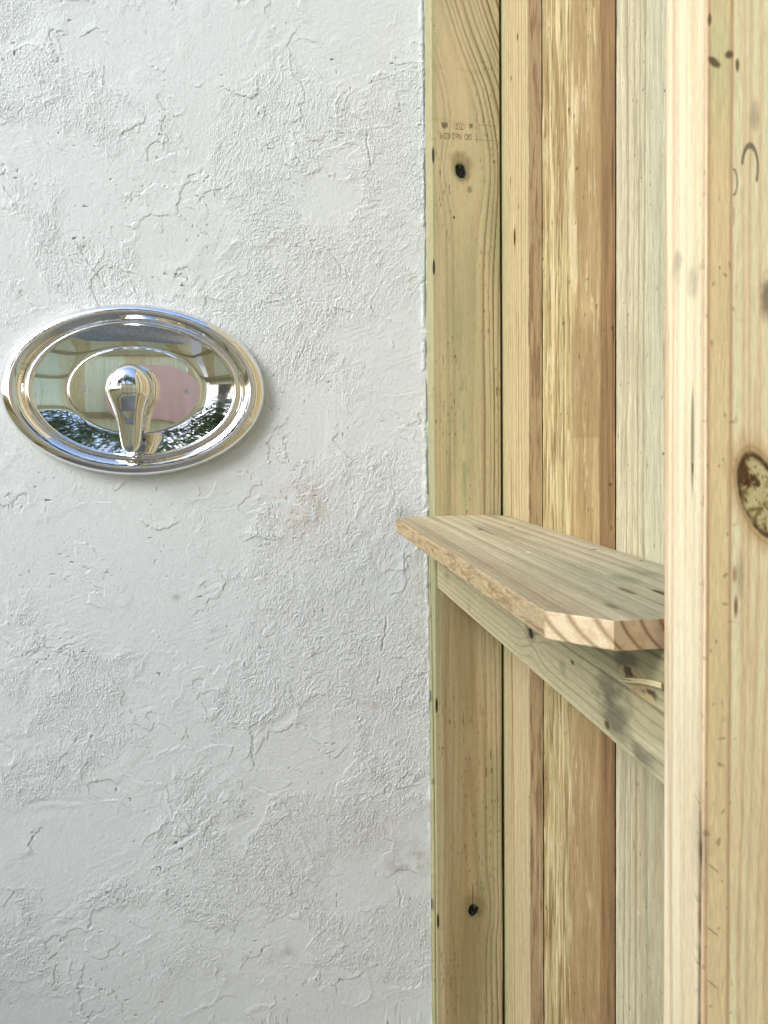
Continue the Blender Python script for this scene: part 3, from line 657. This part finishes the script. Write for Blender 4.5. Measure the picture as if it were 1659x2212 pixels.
for t in np.linspace(0, 1, 44): A_.append((*ab(1.54+1.44*t), .035+.36*(1-t)**1.18))
for f, h in curve([(2.99, .04), (3.005, .09), (3.04, .125), (3.11, .135)], 5): A_.append((*ab(f), h))
a0, b0 = A_[-1][0], A_[-1][1]
for t in np.linspace(.985, .02, 60): A_.append((a0*t, b0*t, .135+.09*(1-t*t)))
g = Grid(); g.add(elliptic(A_), wrap=True, flip=True)
plate = g.build('escutcheon', CHROME, valve, (VX, 0, VZ))
# hub and lever
g = Grid(); th = np.linspace(0, 2*math.pi, 96, endpoint=False)[None]
hp = curve([(1.20, .17), (1.11, .28), (1.03, .52), (.98, .80), (.96, 1.02)], 8)+curve([(.93, 1.03), (.89, 1.06), (.89, 1.14), (.93, 1.17)], 4)
rr = np.array([p[0] for p in hp])[:, None]; yy = np.array([p[1] for p in hp])[:, None]
g.add(np.stack([VX-.02+rr*np.cos(th), -yy+0*th, VZ+rr*np.sin(th)], -1), wrap=True, flip=True)
hub = g.build('hub', CHROME, valve, (VX, 0, VZ))
g = Grid(); zs_ = []
# spine stations: z (below centre), half width, front depth, back depth
ST = [(1.10, .02, 1.62, 1.50), (1.07, .24, 1.80, 1.36), (.97, .47, 1.98, 1.24), (.76, .73, 2.17, 1.17), (.42, .95, 2.33, 1.15), (0.0, 1.03, 2.40, 1.15), (-.38, .97, 2.34, 1.15), (-.78, .81, 2.19, 1.17), (-1.18, .67, 2.02, 1.20), (-1.57, .585, 1.88, 1.19),
      (-2.0, .52, 1.77, 1.13), (-2.35, .465, 1.69, 1.10), (-2.62, .40, 1.64, 1.10), (-2.80, .31, 1.59, 1.12), (-2.90, .19, 1.52, 1.17), (-2.93, .02, 1.40, 1.30)]
def cr(arr, n):
    o = []
    P_ = [np.array(p, float) for p in arr]; P_ = [2*P_[0]-P_[1]]+P_+[2*P_[-1]-P_[-2]]
    for i in range(1, len(P_)-2):
        for t in np.linspace(0, 1, n, endpoint=False):
            a, b, c, d = P_[i-1:i+3]; o.append(.5*((2*b)+(-a+c)*t+(2*a-5*b+4*c-d)*t*t+(-a+3*b-3*c+d)*t**3))
    o.append(P_[-2]); return np.array(o)
S_ = cr(ST, 8); th = np.linspace(0, 2*math.pi, 120, endpoint=False)[None]
z, wd, fr, bk = [S_[:, i][:, None] for i in range(4)]
mid = bk+(fr-bk)*.38
cx, sx = np.cos(th), np.sin(th)
px = np.clip(wd, .01, 9)*np.sign(cx)*np.abs(cx)**.92
d = np.where(sx > 0, mid+(fr-mid)*np.abs(sx)**.95, mid-(mid-bk)*np.abs(sx)**.8)
facet = np.interp(-z[:, 0], [.75, 1.0, 3.0], [9, 2.04, 1.52])[:, None]   # ground flat down the front of the lever
d = np.where(d > facet, facet+(d-facet)*.04, d)
g.add(np.stack([VX-.02+px, -d, VZ+z+0*th], -1), wrap=True)
lev = g.build('lever', CHROME, valve, (VX, 0, VZ))
# hot and cold marks and the small maker's word on the inner ring
def star(name, x, z, n, r1, r0, y):
    bm = bmesh.new(); top_ = []; bot = []
    for i in range(2*n):
        r = r1 if i % 2 == 0 else r0; a = math.pi*i/n+.2
        top_.append(bm.verts.new(Vector((r*math.cos(a), -.006, r*math.sin(a)))*IN)); bot.append(bm.verts.new(Vector((r*math.cos(a), .02, r*math.sin(a)))*IN))
    bm.faces.new(top_[::-1] if False else top_)
    for i in range(2*n): j = (i+1) % (2*n); bm.faces.new((top_[j], top_[i], bot[i], bot[j]))
    bmesh.ops.recalc_face_normals(bm, faces=bm.faces[:])
    me = bpy.data.meshes.new(name); bm.to_mesh(me); bm.free(); me.materials.append(ETCH)
    o = bpy.data.objects.new(name, me); link(o, plate); o.location = Vector((x-VX, -y, z-VZ))*IN; return o
star('hot_mark', -19.93, 2.50, 8, .24, .11, .135+.09*(1-(2.38/2.97)**2))
cold = star('cold_mark', -15.22, 2.50, 8, .26, .05, .135+.09*(1-(2.33/2.97)**2))
me = text_mesh('MOEN', .17, .003); me.materials.append(ETCH); me.name = 'rim_lettering'
o = bpy.data.objects.new('rim_lettering', me); link(o, plate); o.location = Vector((.12, -.475, -3.13))*IN; o.rotation_euler = (R(90), 0, 0)
# ------------------------------------------------------------------ what stands behind the camera, plus an added pink cloth (seen only in the chrome)
def plain_fence(name, label, p0, p1, ztop, face, seed):
    """board fence from p0 to p1 (inches, XY)."""
    p0 = Vector((*p0, 0)); p1 = Vector((*p1, 0)); d = (p1-p0); L = d.length; d.normalize(); n = Vector((-d.y, d.x, 0))
    root = empty(name, label, 'fence', ((p0+p1)/2+Vector((0, 0, -55)))[:])
    nb = int(L//7.25)
    rnd = random.Random(seed)
    for i in range(nb):
        g = Grid(); a = p0+d*(i*7.25+.05); b = p0+d*((i+1)*7.25-.05)
        zt = ztop; xs_ = np.linspace(0, 1, 26); zz = np.linspace(-54.5, zt, 60)
        T, Zz = np.meshgrid(xs_, zz)
        base = lin(rnd.choice([(244, 226, 180), (234, 212, 160), (250, 236, 192), (230, 206, 152), (240, 224, 176)]))
        q = T*7.2+i*20
        c = np.ones(T.shape+(3,))*base; c = mix(c, base*.62, rings(q+.4*fbm(q*.3, Zz*.05, 2, seed), 1.1, seed+i, Zz, .8, .4)*.7); c = c*fibre(q, Zz, seed+i, .08)[..., None]*1.2  # colour raised so the unlit boards mirror brighter in the chrome
        X_ = a.x+(b.x-a.x)*T; Y_ = a.y+(b.y-a.y)*T
        g.add(np.stack([X_, Y_, Zz], -1), c)
        g.add(np.stack([X_-n.x*.75*face, Y_-n.y*.75*face, Zz], -1), c, flip=True)
        for r0, r1 in (((0, 0), (0, -1)), ((-1, 0), (-1, -1))):
            pass
        e0 = np.stack([np.stack([X_[:, k], Y_[:, k], Zz[:, k]], -1) for k in (0,)], 1); e1 = e0-np.array([n.x, n.y, 0])*.75*face; g.add(np.concatenate([e0, e1], 1), c[:, :2])
        e0 = np.stack([X_[:, -1:], Y_[:, -1:], Zz[:, -1:]], -1); e1 = e0-np.array([n.x, n.y, 0])*.75*face; g.add(np.concatenate([e0, e1], 1), c[:, :2])
        e0 = np.stack([X_[-1:], Y_[-1:], Zz[-1:]], -1); e1 = e0-np.array([n.x, n.y, 0])*.75*face; g.add(np.concatenate([e0, e1], 0), c[:2])
        g.build('board', WOOD_Z, root, ((a+b)/2+Vector((0, 0, -55)))[:])
    for z_ in (ztop-4, -6, -36):
        g = Grid(); q0 = p0+n*.05*face; q1 = p1+n*.05*face; w1 = n*1.5*face
        ring = [Vector((0, 0, -1.75)), w1+Vector((0, 0, -1.75)), w1+Vector((0, 0, 1.75)), Vector((0, 0, 1.75))]
        ts = np.linspace(0, 1, 40)
        Pp = np.array([[list(q0+(q1-q0)*t+r+Vector((0, 0, z_))) for r in ring] for t in ts])
        cc = lin((206, 186, 138))*(1+.1*vn(ts*30, ts*0, seed))[:, None, None]*np.ones((40, 4, 3)); g.add(Pp, cc, wrap=True)
        g.build('rail', WOOD_Z, root, ((p0+p1)/2+Vector((0, 0, -55)))[:], smooth=False)
    return root
plain_fence('board_fence', 'pale pine board fence standing opposite the shelf, mirrored in the plate rim', (-66, 4), (-66, -96), 1, 1, 811)
plain_fence('board_fence', 'pine board fence behind the viewer, with an added pink cloth in front of it', (-66, -98), (30, -98), 35, 1, 821)
# added pink cloth standing in for a person's shirt mirrored in the chrome
PINK_STAND_IN = simple('pink_stand_in_cloth', (.98, .57, .44), .95, 300, .12)
g = Grid(); Uu, T = np.meshgrid(np.linspace(-1, 1, 110), np.linspace(0, 1, 90))
X = -26+17*Uu*(.30+.70*np.sin(math.pi*(.10+.82*T))**.7)
fold = .9*np.sin(X*.75+1.2*T)+.5*np.sin(X*1.6+2)
zz = 23-T*36+5*(1-Uu**2)*T-4*Uu**2*(1-T); yy = -94.6+fold*(.25+.5*T)
g.add(np.stack([X, yy, zz], -1), flip=True); g.add(np.stack([X, yy-.3, zz], -1))
for k in (0, -1): g.add(np.stack([np.stack([X[:, k], yy[:, k], zz[:, k]], -1), np.stack([X[:, k], yy[:, k]-.3, zz[:, k]], -1)], 1), flip=(k == 0))
g.add(np.stack([np.stack([X[0], yy[0], zz[0]], -1), np.stack([X[0], yy[0]-.3, zz[0]], -1)], 0))
tw = g.build('pink_stand_in', PINK_STAND_IN, None, (-29, -94.6, 3)); tag(tw, 'added pale pink cloth by the rear fence, standing in for a pink shirt mirrored in the chrome plate', 'pink_stand_in')
# trees beyond the fences
LEAF = [simple('leaf_green', (.07, .12, .035), .6, 8, .5), simple('leaf_light', (.12, .17, .05), .6, 8, .5)]
BARK = simple('tree_bark', (.16, .12, .09), .9, 20, .4)
def tree(label, x, y, hgt, rad, seed):
    rnd = np.random.RandomState(seed)
    root = empty('leafy_tree', label, 'tree', (x, y, -55))
    root['group'] = 'leafy trees beyond the rear fence'
    g = Grid(); t = np.linspace(0, 1, 12)[:, None]; a = np.linspace(0, 2*math.pi, 12, endpoint=False)[None]
    r = 7*(1-.75*t); g.add(np.stack([x+r*np.cos(a)+8*np.sin(t*2), y+r*np.sin(a), -55+hgt*.8*t+0*a], -1), wrap=True)
    for k in range(9):
        b0 = np.array([x+8*math.sin(1.2), y, -55+hgt*(.35+.05*k)]); an = rnd.rand()*6.28; e = b0+np.array([math.cos(an)*rad*.8, math.sin(an)*rad*.8, hgt*.28])
        p = b0+(e-b0)*t; r = 2.4*(1-.8*t); g.add(np.stack([p[:, :1]+r*np.cos(a), p[:, 1:2]+r*np.sin(a), p[:, 2:]+0*a], -1), wrap=True)
    g.build('trunk', BARK, root, (x, y, -55))
    n = 2800; cl = rnd.normal(size=(26, 3)); cl /= np.linalg.norm(cl, axis=1)[:, None]; cl *= (rnd.rand(26, 1)**.5)*np.array([rad, rad, hgt*.33])
    ctr = cl[rnd.randint(26, size=n)]+rnd.normal(size=(n, 3))*rad*.17+np.array([x, y, -55+hgt*.72])
    s = 5+4*rnd.rand(n, 1); u = rnd.normal(size=(n, 3)); u /= np.linalg.norm(u, axis=1)[:, None]; v = np.cross(u, rnd.normal(size=(n, 3))); v /= np.linalg.norm(v, axis=1)[:, None]
    g = Grid(); q = np.stack([ctr-u*s*.5, ctr+v*s*.28, ctr+u*s*.5, ctr-v*s*.28], 1)
    g.P.append(q.reshape(-1, 3)); g.F.append(np.arange(4*n).reshape(n, 4)); g.Cc.append(np.ones((4*n, 3))); g.A.append(np.ones(4*n)); g.n = 4*n
    g.build('crown', LEAF[seed % 2], root, (x, y, -55), smooth=False)
for args in (('broad dark green tree just behind the rear fence', -70, -190, 250, 80, 1), ('light green tree rising behind the right end of the rear fence', 50, -210, 240, 80, 2), ('small pale leaved tree between the two larger trees', -10, -310, 320, 90, 4),
             ('tall dark tree at the far rear left corner', -230, -250, 280, 90, 3), ('leafy tree far beyond the low side fence', -420, -20, 230, 90, 5), ('pale green tree standing left of the broad dark one', -160, -210, 240, 80, 6)):
    tree(*args)
